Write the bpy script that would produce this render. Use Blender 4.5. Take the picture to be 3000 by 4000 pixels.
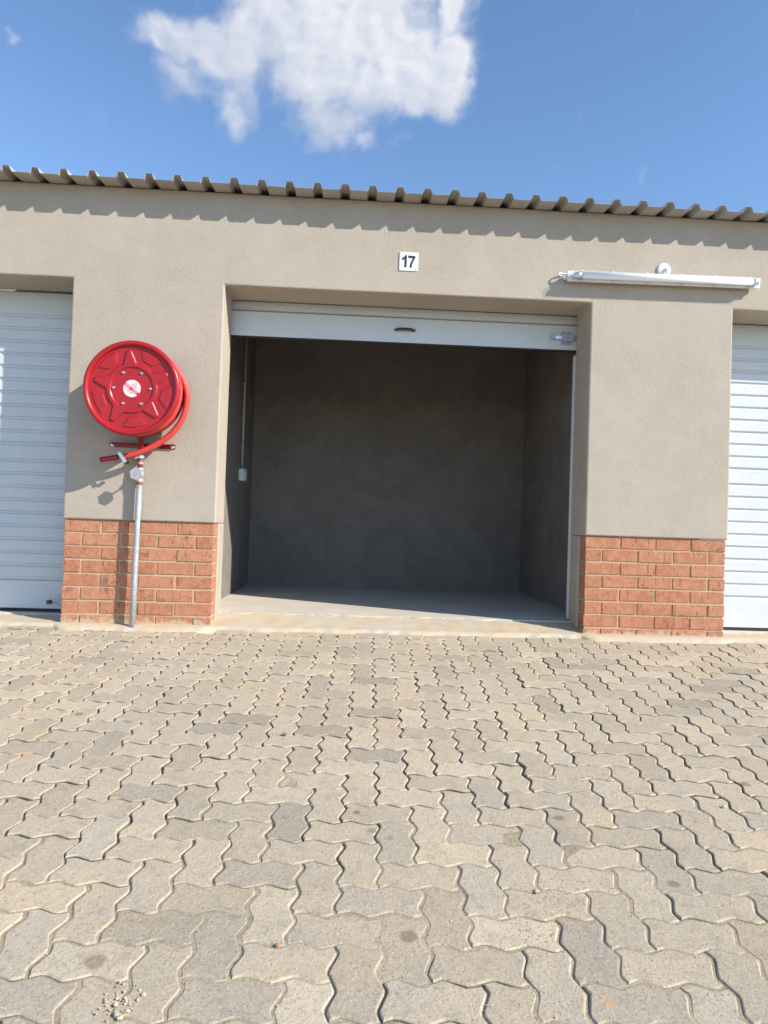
import bpy, bmesh, math, random
from mathutils import Vector, Matrix, noise

# ------------------------------------------------------------------ scene, camera, light
scene = bpy.context.scene
COL = scene.collection
for o in list(bpy.data.objects):
    bpy.data.objects.remove(o)
random.seed(11)

cam_d = bpy.data.cameras.new('camera')
cam_d.sensor_fit = 'HORIZONTAL'
cam_d.sensor_width = 36.0
cam_d.lens = 36.0 * 2709.96 / 3000.0
cam_d.clip_start = 0.02
cam_d.clip_end = 8000
cam = bpy.data.objects.new('camera', cam_d)
COL.objects.link(cam)
cr = Vector((0.99839559, -0.04597214, 0.03305753))
cu = Vector((-0.03398575, -0.01955806, 0.99923093))
cf = Vector((0.04529024, 0.99875124, 0.02108908))
CAM = Vector((0.86182, -4.38198, 0.59471))
cam.matrix_world = Matrix(((cr.x, cu.x, -cf.x, CAM.x), (cr.y, cu.y, -cf.y, CAM.y),
                           (cr.z, cu.z, -cf.z, CAM.z), (0, 0, 0, 1)))
scene.camera = cam

SUN = Vector((1.80, -1.0, 1.255)).normalized()      # direction towards the sun
world = bpy.data.worlds.new('World')
scene.world = world
world.use_nodes = True
world.cycles.sampling_method = 'MANUAL'
world.cycles.sample_map_resolution = 256


class NT:
    """small node-tree helper"""
    def __init__(self, tree):
        self.t = tree
        tree.nodes.clear()

    def n(self, typ, **kw):
        nd = self.t.nodes.new(typ)
        for k, v in kw.items():
            if k.startswith('i_'):
                key = k[2:]
                key = int(key) if key.isdigit() else key.replace('_', ' ')
                self.set(nd.inputs[key], v)
            else:
                setattr(nd, k, v)
        return nd

    def set(self, sock, v):
        if isinstance(v, bpy.types.NodeSocket):
            self.t.links.new(v, sock)
        else:
            sock.default_value = v

    def math(self, op, a, b=None, c=None, clamp=False):
        nd = self.t.nodes.new('ShaderNodeMath')
        nd.operation = op
        nd.use_clamp = clamp
        for i, v in enumerate((a, b, c)):
            if v is not None:
                self.set(nd.inputs[i], v)
        return nd.outputs[0]

    def vmath(self, op, a, b=None):
        nd = self.t.nodes.new('ShaderNodeVectorMath')
        nd.operation = op
        self.set(nd.inputs[0], a)
        if b is not None:
            self.set(nd.inputs[1], b)
        return nd.outputs['Value'] if op in ('DOT_PRODUCT', 'LENGTH') else nd.outputs[0]

    def mix(self, fac, a, b, blend='MIX'):
        nd = self.t.nodes.new('ShaderNodeMix')
        nd.data_type = 'RGBA'
        nd.blend_type = blend
        self.set(nd.inputs[0], fac)
        self.set(nd.inputs[6], a)
        self.set(nd.inputs[7], b)
        return nd.outputs[2]

    def ramp(self, v, lo, hi, a=0.0, b=1.0, smooth=True):
        nd = self.t.nodes.new('ShaderNodeMapRange')
        nd.interpolation_type = 'SMOOTHSTEP' if smooth else 'LINEAR'
        for i, x in enumerate((v, lo, hi, a, b)):
            self.set(nd.inputs[i], x)
        return nd.outputs[0]

    def noise(self, vec, scale, detail=3.0, rough=0.5, dist=0.0):
        nd = self.t.nodes.new('ShaderNodeTexNoise')
        if vec is not None:
            self.set(nd.inputs['Vector'], vec)
        self.set(nd.inputs['Scale'], scale)
        self.set(nd.inputs['Detail'], detail)
        self.set(nd.inputs['Roughness'], rough)
        self.set(nd.inputs['Distortion'], dist)
        return nd.outputs['Fac']


def c4(r, g, b):
    return (r, g, b, 1.0)


W = NT(world.node_tree)
sky = W.n('ShaderNodeTexSky', sky_type='NISHITA', sun_disc=False,
          sun_elevation=math.asin(SUN.z), sun_rotation=math.atan2(SUN.x, SUN.y),
          altitude=1400.0, air_density=1.0, dust_density=0.25, ozone_density=1.8)
tc = W.n('ShaderNodeTexCoord')
dvec = tc.outputs['Generated']
cF, cR, cU = (-0.06382833, 0.82457806, 0.56213607), (0.99701745, 0.07717639, 0.0), (0.04338363, -0.56045948, 0.82704476)
dF = W.vmath('DOT_PRODUCT', dvec, cF)
dFc = W.math('MAXIMUM', dF, 0.05)
cuu = W.math('DIVIDE', W.vmath('DOT_PRODUCT', dvec, cR), dFc)
cvv = W.math('DIVIDE', W.vmath('DOT_PRODUCT', dvec, cU), dFc)
uvn = W.n('ShaderNodeCombineXYZ', i_0=cuu, i_1=cvv, i_2=0.37)
uv = uvn.outputs[0]
warp = W.n('ShaderNodeTexNoise', i_Vector=uv, i_Scale=14.0, i_Detail=3.0, i_Roughness=0.55)
wv = W.vmath('SCALE', W.vmath('SUBTRACT', warp.outputs['Color'], (0.5, 0.5, 0.5)))
wv.node.inputs['Scale'].default_value = 0.050
uvw = W.vmath('ADD', uv, wv)
sepw = W.n('ShaderNodeSeparateXYZ', i_0=uvw)
# puffs of the one cloud over the roof: centre u, v, radii, weight
puffs = [(-0.1720, 0.0087, 0.0250, 0.019, 1.0),
         (-0.1408, 0.0009, 0.0325, 0.0202, 1),
         (-0.1038, -0.0124, 0.0336, 0.0252, 0.9),
         (-0.0791, 0.0218, 0.028, 0.0252, 0.9),
         (-0.0443, 0.0275, 0.0392, 0.0336, 1),
         (0.0099, 0.0239, 0.0476, 0.042, 1),
         (0.0641, 0.0339, 0.0476, 0.042, 1),
         (0.1112, 0.0108, 0.0347, 0.0403, 1),
         (0.1515, -0.0117, 0.0325, 0.0291, 1),
         (0.1719, 0.0072, 0.0235, 0.0336, 0.95),
         (0.131, -0.0334, 0.0252, 0.019, 0.85),
         (0.161, 0.0593, 0.0157, 0.0196, 0.8),
         (0.0009, -0.0212, 0.0504, 0.0336, 0.8),
         (0.0578, -0.0254, 0.042, 0.0308, 0.8),
         (0.0258, -0.0633, 0.0448, 0.0252, 0.72),
         (0.0693, -0.0815, 0.0157, 0.0101, 0.62),
         (-0.1426, -0.0349, 0.042, 0.0252, 0.52),
         (-0.094, -0.0667, 0.0269, 0.0308, 0.56),
         (0.0017, 0.0839, 0.112, 0.0336, 1),
         (-0.3532, -0.0142, 0.0123, 0.0067, 0.5)]
field = None
for (pu, pv, ru, rv, wt) in puffs:
    du = W.math('MULTIPLY', W.math('SUBTRACT', sepw.outputs[0], pu), 1.0 / ru)
    dv = W.math('MULTIPLY', W.math('SUBTRACT', sepw.outputs[1], pv), 1.0 / rv)
    r2 = W.math('MULTIPLY_ADD', du, du, W.math('MULTIPLY', dv, dv))
    g = W.math('MULTIPLY', W.math('POWER', 2.718, W.math('MULTIPLY', r2, -0.52)), wt)
    field = g if field is None else W.math('SMOOTH_MAX', field, g, 0.18)
fine = W.noise(uv, 17.0, 8.0, 0.60, 0.1)
bil0 = W.noise(uvw, 15.0, 3.0, 0.5, 0.2)
relief = W.noise(W.vmath('ADD', uvw, (0.012, 0.010, 0.0)), 15.0, 3.0, 0.5, 0.2)
fsum = W.math('ADD', field, W.math('MULTIPLY', W.math('SUBTRACT', fine, 0.5), 0.95))
dens = W.ramp(fsum, 0.22, 0.70)
dens = W.math('MULTIPLY', dens, W.ramp(dF, 0.2, 0.5))
shade = W.math('ADD', 0.26, W.math('MULTIPLY', W.math('SUBTRACT', bil0, relief), 2.6))
lift = W.ramp(W.math('ADD', cvv, W.math('MULTIPLY', cuu, 0.30)), -0.085, 0.055)
shade = W.math('ADD', shade, W.math('MULTIPLY', lift, 0.55), clamp=True)
cloudcol = W.mix(shade, c4(2.15, 2.50, 3.20), c4(3.75, 3.82, 4.05))
skysat = W.n('ShaderNodeHueSaturation', i_Saturation=1.07, i_Value=1.10, i_Color=sky.outputs[0])
skycol = W.mix(W.math('MULTIPLY', dens, 0.97), skysat.outputs[0], cloudcol)
bg = W.n('ShaderNodeBackground', i_Color=skycol, i_Strength=0.128)
wo = W.n('ShaderNodeOutputWorld', i_Surface=bg.outputs[0])

sun_d = bpy.data.lights.new('sun', 'SUN')
sun_d.energy = 3.9
sun_d.angle = math.radians(0.5)
sun_d.color = (1.0, 0.925, 0.80)
sun = bpy.data.objects.new('sun', sun_d)
COL.objects.link(sun)
sun.rotation_euler = SUN.to_track_quat('Z', 'Y').to_euler()
sun.location = (6, -4, 6)

scene.view_settings.view_transform = 'Standard'
scene.view_settings.look = 'None'
scene.view_settings.gamma = 1.0
scene.view_settings.exposure = 0.84
scene.view_settings.use_curve_mapping = False
scene.cycles.caustics_reflective = False
scene.cycles.caustics_refractive = False
scene.cycles.max_bounces = 7
scene.render.resolution_x, scene.render.resolution_y = 768, 1024

# ------------------------------------------------------------------ geometry helpers
def new_bm():
    return bmesh.new()


def box(bm, x0, x1, y0, y1, z0, z1, bev=0.0, seg=1, rot=None, mid=None):
    vs = []
    b2 = bmesh.new()
    bmesh.ops.create_cube(b2, size=1.0)
    for v in b2.verts:
        v.co = Vector(((x0 + x1) / 2 + v.co.x * (x1 - x0), (y0 + y1) / 2 + v.co.y * (y1 - y0), (z0 + z1) / 2 + v.co.z * (z1 - z0)))
    if bev > 0:
        bmesh.ops.bevel(b2, geom=b2.edges[:], offset=bev, segments=seg, affect='EDGES', profile=0.5)
    if rot is not None:
        m = Vector(((x0 + x1) / 2, (y0 + y1) / 2, (z0 + z1) / 2)) if mid is None else Vector(mid)
        for v in b2.verts:
            v.co = m + rot @ (v.co - m)
    tmp = bpy.data.meshes.new('tmp')
    b2.to_mesh(tmp)
    b2.free()
    bm.from_mesh(tmp)
    bpy.data.meshes.remove(tmp)


def frame_for(d):
    d = d.normalized()
    a = Vector((0, 0, 1)) if abs(d.z) < 0.9 else Vector((1, 0, 0))
    x = d.cross(a).normalized()
    return x, d.cross(x).normalized()


def tube(bm, pts, rad, n=12, caps=True, smooth=True):
    """tube along a list of points; rad a number or a list"""
    pts = [Vector(p) for p in pts]
    rings = []
    x = None
    for i, p in enumerate(pts):
        if i == 0:
            d = pts[1] - pts[0]
        elif i == len(pts) - 1:
            d = pts[-1] - pts[-2]
        else:
            d = (pts[i + 1] - pts[i]).normalized() + (pts[i] - pts[i - 1]).normalized()
        d.normalize()
        if x is None:
            x, y = frame_for(d)
        else:
            x = (x - d * x.dot(d)).normalized()
            y = d.cross(x)
        r = rad[i] if isinstance(rad, (list, tuple)) else rad
        rings.append([bm.verts.new(p + (x * math.cos(2 * math.pi * k / n) + y * math.sin(2 * math.pi * k / n)) * r) for k in range(n)])
    for a, b in zip(rings[:-1], rings[1:]):
        for k in range(n):
            f = bm.faces.new((a[k], a[(k + 1) % n], b[(k + 1) % n], b[k]))
            f.smooth = smooth
    if caps:
        bm.faces.new(rings[0][::-1])
        bm.faces.new(rings[-1])


def catmull(pts, sub=8):
    P = [Vector(p) for p in pts]
    P = [P[0] * 2 - P[1]] + P + [P[-1] * 2 - P[-2]]
    out = []
    for i in range(1, len(P) - 2):
        for s in range(sub):
            t = s / sub
            a, b, c, d = P[i - 1], P[i], P[i + 1], P[i + 2]
            out.append(0.5 * ((2 * b) + (c - a) * t + (2 * a - 5 * b + 4 * c - d) * t * t + (3 * b - a - 3 * c + d) * t ** 3))
    out.append(P[-2])
    return out


def lathe_y(bm, cx, cz, prof, n=48, smooth=True):
    """revolve (radius, y) pairs about the axis x=cx, z=cz"""
    rings = []
    for (r, y) in prof:
        if r < 1e-6:
            rings.append([bm.verts.new((cx, y, cz))])
        else:
            rings.append([bm.verts.new((cx + r * math.cos(2 * math.pi * k / n), y, cz + r * math.sin(2 * math.pi * k / n))) for k in range(n)])
    for a, b in zip(rings[:-1], rings[1:]):
        for k in range(n):
            k2 = (k + 1) % n
            if len(a) == 1 and len(b) == 1:
                continue
            if len(a) == 1:
                f = bm.faces.new((a[0], b[k2], b[k]))
            elif len(b) == 1:
                f = bm.faces.new((a[k], a[k2], b[0]))
            else:
                f = bm.faces.new((a[k], a[k2], b[k2], b[k]))
            f.smooth = smooth


def prism_y(bm, poly, y0, y1):
    """polygon of (x, z) extruded between y0 and y1"""
    a = [bm.verts.new((p[0], y0, p[1])) for p in poly]
    b = [bm.verts.new((p[0], y1, p[1])) for p in poly]
    bm.faces.new(a)
    bm.faces.new(b[::-1])
    for k in range(len(poly)):
        k2 = (k + 1) % len(poly)
        bm.faces.new((a[k2], a[k], b[k], b[k2]))


def mesh_of(name, bm, mat):
    bmesh.ops.recalc_face_normals(bm, faces=bm.faces[:])
    me = bpy.data.meshes.new(name)
    bm.to_mesh(me)
    bm.free()
    if mat is not None:
        me.materials.append(mat)
    return me


def wloc(o):
    v = Vector((0, 0, 0))
    while o is not None:
        v += o.location
        o = o.parent
    return v


def obj(name, bm, mat, parent=None, origin=None):
    """link a bmesh built in world coordinates as one object (parts share the origin of their thing)"""
    og = wloc(parent) if parent is not None else Vector(origin or (0, 0, 0))
    if og.length > 0:
        bmesh.ops.translate(bm, verts=bm.verts[:], vec=-og)
    o = bpy.data.objects.new(name, mesh_of(name, bm, mat))
    COL.objects.link(o)
    if parent is not None:
        o.parent = parent
    else:
        o.location = og
    return o


def link_mesh(name, me, parent, world_pos, rot=None, color=None):
    o = bpy.data.objects.new(name, me)
    COL.objects.link(o)
    o.parent = parent
    o.location = Vector(world_pos) - wloc(parent)
    if rot is not None:
        o.rotation_mode = 'QUATERNION'
        o.rotation_quaternion = rot
    if color is not None:
        o.color = color
    return o


def tag(o, label=None, cat=None, group=None, kind=None):
    if label:
        o['label'] = label
    if cat:
        o['category'] = cat
    if group:
        o['group'] = group
    if kind:
        o['kind'] = kind
    return o


def thing(name, loc, label, cat, group=None):
    o = bpy.data.objects.new(name, None)
    COL.objects.link(o)
    o.location = loc
    o.empty_display_size = 0.1
    return tag(o, label, cat, group)


def bevel_mod(o, w, seg=2, angle=30):
    m = o.modifiers.new('bevel', 'BEVEL')
    m.width = w
    m.segments = seg
    m.limit_method = 'ANGLE'
    m.angle_limit = math.radians(angle)
    return o

# ------------------------------------------------------------------ materials
def material(name):
    m = bpy.data.materials.new(name)
    m.use_nodes = True
    t = NT(m.node_tree)
    b = t.n('ShaderNodeBsdfPrincipled')
    t.n('ShaderNodeOutputMaterial', i_Surface=b.outputs[0])
    return m, t, b


def simple(name, col, rough=0.5, metal=0.0, var=0.06, vscale=20.0, bump=0.0, bscale=200.0, coat=0.0, spec=0.5):
    m, t, b = material(name)
    pos = t.n('ShaderNodeNewGeometry').outputs['Position']
    nz = t.noise(pos, vscale, 4.0, 0.6)
    k = t.ramp(nz, 0.3, 0.7, 1.0 - var, 1.0 + var)
    cc = t.n('ShaderNodeVectorMath', operation='SCALE', i_0=col[:3])
    t.set(cc.inputs['Scale'], k)
    t.set(b.inputs['Base Color'], cc.outputs[0])
    t.set(b.inputs['Roughness'], t.ramp(t.noise(pos, vscale * 2.3, 3.0), 0.3, 0.7, rough * 0.88, min(1, rough * 1.12)))
    b.inputs['Metallic'].default_value = metal
    b.inputs['Coat Weight'].default_value = coat
    b.inputs['Specular IOR Level'].default_value = spec
    if bump > 0:
        bn = t.n('ShaderNodeBump', i_Strength=1.0, i_Distance=bump, i_Height=t.noise(pos, bscale, 4.0, 0.6))
        t.set(b.inputs['Normal'], bn.outputs[0])
    return m


def mat_plaster():
    m, t, b = material('beige_textured_plaster')
    pos = t.n('ShaderNodeNewGeometry').outputs['Position']
    big = t.noise(pos, 1.3, 4.0, 0.6)
    mid = t.noise(pos, 7.0, 4.0, 0.6)
    v = t.math('ADD', t.math('MULTIPLY', big, 0.6), t.math('MULTIPLY', mid, 0.4))
    col = t.mix(t.ramp(v, 0.35, 0.65), c4(0.402, 0.350, 0.290), c4(0.446, 0.393, 0.329))
    sp = t.noise(pos, 150.0, 2.0, 0.7)
    col = t.mix(t.ramp(sp, 0.58, 0.70, 0.0, 0.45), col, c4(0.27, 0.235, 0.19))
    # a few small scuffs and nicks
    vor = t.n('ShaderNodeTexVoronoi', i_Vector=pos, i_Scale=4.2, feature='F1')
    col = t.mix(t.ramp(vor.outputs['Distance'], 0.018, 0.034, 0.55, 0.0), col, c4(0.16, 0.13, 0.10))
    t.set(b.inputs['Base Color'], col)
    b.inputs['Roughness'].default_value = 0.9
    b.inputs['Specular IOR Level'].default_value = 0.2
    h1 = t.noise(pos, 95.0, 4.0, 0.62, 0.3)
    h2 = t.noise(pos, 34.0, 3.0, 0.5, 0.8)
    hh = t.math('ADD', t.math('MULTIPLY', t.ramp(h1, 0.35, 0.75), 0.6), t.math('MULTIPLY', h2, 0.7))
    amt = t.ramp(t.noise(pos, 2.2, 2.0), 0.35, 0.65, 0.35, 1.0)
    bn = t.n('ShaderNodeBump', i_Strength=amt, i_Distance=0.0014, i_Height=hh)
    t.set(b.inputs['Normal'], bn.outputs[0])
    return m


def mat_brick():
    m, t, b = material('red_face_brick')
    pos = t.n('ShaderNodeNewGeometry').outputs['Position']
    oi = t.n('ShaderNodeObjectInfo')
    rnd = oi.outputs['Random']
    n1 = t.noise(pos, 18.0, 4.0, 0.6)
    col = t.mix(rnd, c4(0.39, 0.157, 0.086), c4(0.465, 0.208, 0.124))
    col = t.mix(t.ramp(n1, 0.35, 0.7, 0.0, 0.55), col, c4(0.55, 0.275, 0.175))
    # vertical drag marks
    st = t.n('ShaderNodeMapping', i_Vector=pos, i_Scale=(1.0, 1.0, 0.16))
    drag = t.noise(st.outputs[0], 75.0, 3.0, 0.65)
    pits = t.noise(pos, 95.0, 3.0, 0.65)
    dk = t.math('MAXIMUM', t.ramp(drag, 0.60, 0.67), t.ramp(pits, 0.585, 0.665))
    col = t.mix(t.math('MULTIPLY', dk, 0.58), col, c4(0.15, 0.05, 0.027))
    lt = t.ramp(t.noise(pos, 130.0, 2.0, 0.5), 0.62, 0.68)
    col = t.mix(t.math('MULTIPLY', lt, 0.5), col, c4(0.62, 0.42, 0.27))
    # kiln burn marks on some bricks
    burn = t.math('MULTIPLY', t.ramp(t.noise(pos, 8.5, 3.0, 0.55), 0.60, 0.70), t.ramp(rnd, 0.35, 0.6))
    col = t.mix(t.math('MULTIPLY', burn, 0.5), col, c4(0.13, 0.06, 0.06))
    # cement smears low down
    sep = t.n('ShaderNodeSeparateXYZ', i_0=pos)
    low = t.math('ADD', sep.outputs[2], t.math('MULTIPLY', t.math('SUBTRACT', t.noise(pos, 22.0, 5.0, 0.65), 0.5), 0.16))
    col = t.mix(t.ramp(low, -0.046, -0.026, 0.85, 0.0), col, c4(0.50, 0.40, 0.26))
    t.set(b.inputs['Base Color'], col)
    b.inputs['Roughness'].default_value = 0.85
    b.inputs['Specular IOR Level'].default_value = 0.25
    hgt = t.math('SUBTRACT', t.math('MULTIPLY', pits, 0.25), t.math('MULTIPLY', dk, 0.8))
    bn = t.n('ShaderNodeBump', i_Strength=0.9, i_Distance=0.0022, i_Height=hgt)
    t.set(b.inputs['Normal'], bn.outputs[0])
    return m


BROWN, RUSTY = (0.20, 0.155, 0.10), (0.60, 0.33, 0.12)
STAINS = [(1.026, -2.747, 0.021, 0.70, BROWN),
          (0.338, -2.831, 0.023, 0.60, BROWN),
          (0.906, -2.193, 0.012, 0.70, BROWN),
          (0.951, -2.293, 0.014, 0.60, BROWN),
          (1.003, -2.338, 0.012, 0.40, BROWN),
          (0.688, -2.225, 0.012, 0.40, BROWN),
          (1.427, -2.950, 0.013, 0.50, RUSTY),
          (-0.278, -1.808, 0.030, 0.35, RUSTY)]


def mat_paver(name, attr=None):
    m, t, b = material(name)
    pos = t.n('ShaderNodeNewGeometry').outputs['Position']
    if attr:
        a = t.n('ShaderNodeAttribute', attribute_name=attr)
        tint = a.outputs['Color']
    else:
        tint = t.n('ShaderNodeObjectInfo').outputs['Color']
    sep = t.n('ShaderNodeSeparateColor', i_0=tint)
    tone, sandy, grey = sep.outputs[0], sep.outputs[1], sep.outputs[2]
    col = t.mix(grey, c4(0.480, 0.404, 0.302), c4(0.418, 0.362, 0.290))
    col = t.mix(t.ramp(t.noise(pos, 2.1, 4.0, 0.6), 0.42, 0.68, 0.0, 0.45), col, c4(0.53, 0.430, 0.305))
    col = t.mix(t.math('MULTIPLY', sandy, t.ramp(t.noise(pos, 6.0, 4.0, 0.65), 0.38, 0.62)), col, c4(0.58, 0.455, 0.295))
    col = t.mix(1.0, col, t.n('ShaderNodeCombineColor', i_0=tone, i_1=tone, i_2=tone).outputs[0], 'MULTIPLY')
    grain = t.noise(pos, 125.0, 4.0, 0.85)
    col = t.mix(t.ramp(grain, 0.54, 0.66, 0.0, 0.78), col, c4(0.19, 0.16, 0.115))
    col = t.mix(t.ramp(grain, 0.45, 0.34, 0.0, 0.6), col, c4(0.66, 0.58, 0.44))
    blot = t.noise(pos, 26.0, 4.0, 0.65)
    col = t.mix(t.ramp(blot, 0.50, 0.72, 0.0, 0.42), col, c4(0.27, 0.235, 0.18))
    # scattered oil and rust spots
    vor = t.n('ShaderNodeTexVoronoi', i_Vector=pos, i_Scale=3.1, feature='F1')
    spot = t.math('ADD', vor.outputs['Distance'], t.math('MULTIPLY', t.math('SUBTRACT', t.noise(pos, 60.0, 3.0), 0.5), 0.05))
    col = t.mix(t.ramp(spot, 0.045, 0.075, 0.62, 0.0), col, c4(0.19, 0.14, 0.09))
    # stains that lie on particular blocks
    edge_n = t.math('MULTIPLY', t.math('SUBTRACT', t.noise(pos, 70.0, 3.0, 0.6), 0.5), 0.012)
    for (sx_, sy_, sr, amount, scol) in STAINS:
        dx_ = t.vmath('LENGTH', t.vmath('MULTIPLY', t.vmath('SUBTRACT', pos, (sx_, sy_, 0.0)), (1.0, 1.0, 0.0)))
        col = t.mix(t.ramp(t.math('ADD', dx_, edge_n), sr * 0.75, sr * 1.2, amount, 0.0), col, c4(*scol))
    speck = t.math('MULTIPLY', t.ramp(t.noise(pos, 105.0, 2.0, 0.5), 0.60, 0.66), t.ramp(t.noise(pos, 2.6, 2.0, 0.5), 0.60, 0.68))
    col = t.mix(t.math('MULTIPLY', speck, 0.6), col, c4(0.20, 0.135, 0.07))
    t.set(b.inputs['Base Color'], col)
    b.inputs['Roughness'].default_value = 0.92
    b.inputs['Specular IOR Level'].default_value = 0.2
    hh = t.math('SUBTRACT', t.math('MULTIPLY', blot, 1.2), t.math('MULTIPLY', grain, 1.1))
    bn = t.n('ShaderNodeBump', i_Strength=0.9, i_Distance=0.0026, i_Height=hh)
    t.set(b.inputs['Normal'], bn.outputs[0])
    return m


def mat_sand(name, a, bcol, scale=40.0, bump=0.004):
    m, t, b = material(name)
    pos = t.n('ShaderNodeNewGeometry').outputs['Position']
    n1 = t.noise(pos, scale, 5.0, 0.65)
    n2 = t.noise(pos, 3.0, 4.0, 0.6)
    v = t.math('ADD', t.math('MULTIPLY', n1, 0.5), t.math('MULTIPLY', n2, 0.5))
    col = t.mix(t.ramp(v, 0.38, 0.62), a, bcol)
    gr = t.noise(pos, 300.0, 3.0, 0.7)
    col = t.mix(t.ramp(gr, 0.55, 0.75, 0.0, 0.5), col, c4(0.14, 0.115, 0.08))
    t.set(b.inputs['Base Color'], col)
    b.inputs['Roughness'].default_value = 0.95
    b.inputs['Specular IOR Level'].default_value = 0.15
    hh = t.math('ADD', t.math('MULTIPLY', n1, 1.0), t.math('MULTIPLY', gr, 0.4))
    bn = t.n('ShaderNodeBump', i_Strength=0.8, i_Distance=bump, i_Height=hh)
    t.set(b.inputs['Normal'], bn.outputs[0])
    return m


def mat_apron():
    m, t, b = material('sandy_mortar_apron')
    pos = t.n('ShaderNodeNewGeometry').outputs['Position']
    n1 = t.noise(pos, 5.0, 5.0, 0.62, 0.4)
    col = t.mix(t.ramp(n1, 0.35, 0.65), c4(0.52, 0.42, 0.285), c4(0.50, 0.45, 0.365))
    mp = t.n('ShaderNodeMapping', i_Vector=pos, i_Scale=(0.8, 4.0, 4.0))
    n2 = t.noise(mp.outputs[0], 4.5, 5.0, 0.6)
    col = t.mix(t.ramp(n2, 0.52, 0.68, 0.0, 0.6), col, c4(0.55, 0.38, 0.20))
    gr = t.noise(pos, 240.0, 3.0, 0.7)
    col = t.mix(t.ramp(gr, 0.58, 0.75, 0.0, 0.4), col, c4(0.22, 0.18, 0.12))
    t.set(b.inputs['Base Color'], col)
    b.inputs['Roughness'].default_value = 0.95
    b.inputs['Specular IOR Level'].default_value = 0.15
    hh = t.math('ADD', t.noise(pos, 45.0, 4.0, 0.6), t.math('MULTIPLY', gr, 0.35))
    bn = t.n('ShaderNodeBump', i_Strength=0.7, i_Distance=0.004, i_Height=hh)
    t.set(b.inputs['Normal'], bn.outputs[0])
    return m


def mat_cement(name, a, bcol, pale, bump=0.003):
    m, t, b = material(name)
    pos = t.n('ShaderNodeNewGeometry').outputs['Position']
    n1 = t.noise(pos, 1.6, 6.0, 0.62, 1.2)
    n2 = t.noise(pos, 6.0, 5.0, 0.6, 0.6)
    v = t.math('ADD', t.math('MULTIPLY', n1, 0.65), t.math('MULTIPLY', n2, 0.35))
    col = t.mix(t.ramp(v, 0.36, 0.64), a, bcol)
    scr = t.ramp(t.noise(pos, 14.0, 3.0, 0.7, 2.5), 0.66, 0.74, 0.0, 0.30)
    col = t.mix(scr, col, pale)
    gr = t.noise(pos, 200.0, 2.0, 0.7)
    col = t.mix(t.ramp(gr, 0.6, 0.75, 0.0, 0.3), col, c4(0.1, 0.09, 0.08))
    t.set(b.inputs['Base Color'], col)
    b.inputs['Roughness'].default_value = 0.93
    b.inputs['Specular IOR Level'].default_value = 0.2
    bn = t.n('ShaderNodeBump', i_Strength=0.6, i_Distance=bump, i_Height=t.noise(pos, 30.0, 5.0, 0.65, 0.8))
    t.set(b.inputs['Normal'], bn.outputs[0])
    return m


def mat_clear():
    m = bpy.data.materials.new('clear_plastic')
    m.use_nodes = True
    t = NT(m.node_tree)
    tr = t.n('ShaderNodeBsdfTransparent', i_Color=c4(0.97, 0.98, 0.99))
    gl = t.n('ShaderNodeBsdfPrincipled', i_Base_Color=c4(0.92, 0.95, 0.98), i_Roughness=0.30)
    mx = t.n('ShaderNodeMixShader', i_0=0.15, i_1=tr.outputs[0], i_2=gl.outputs[0])
    t.n('ShaderNodeOutputMaterial', i_Surface=mx.outputs[0])
    return m


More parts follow.
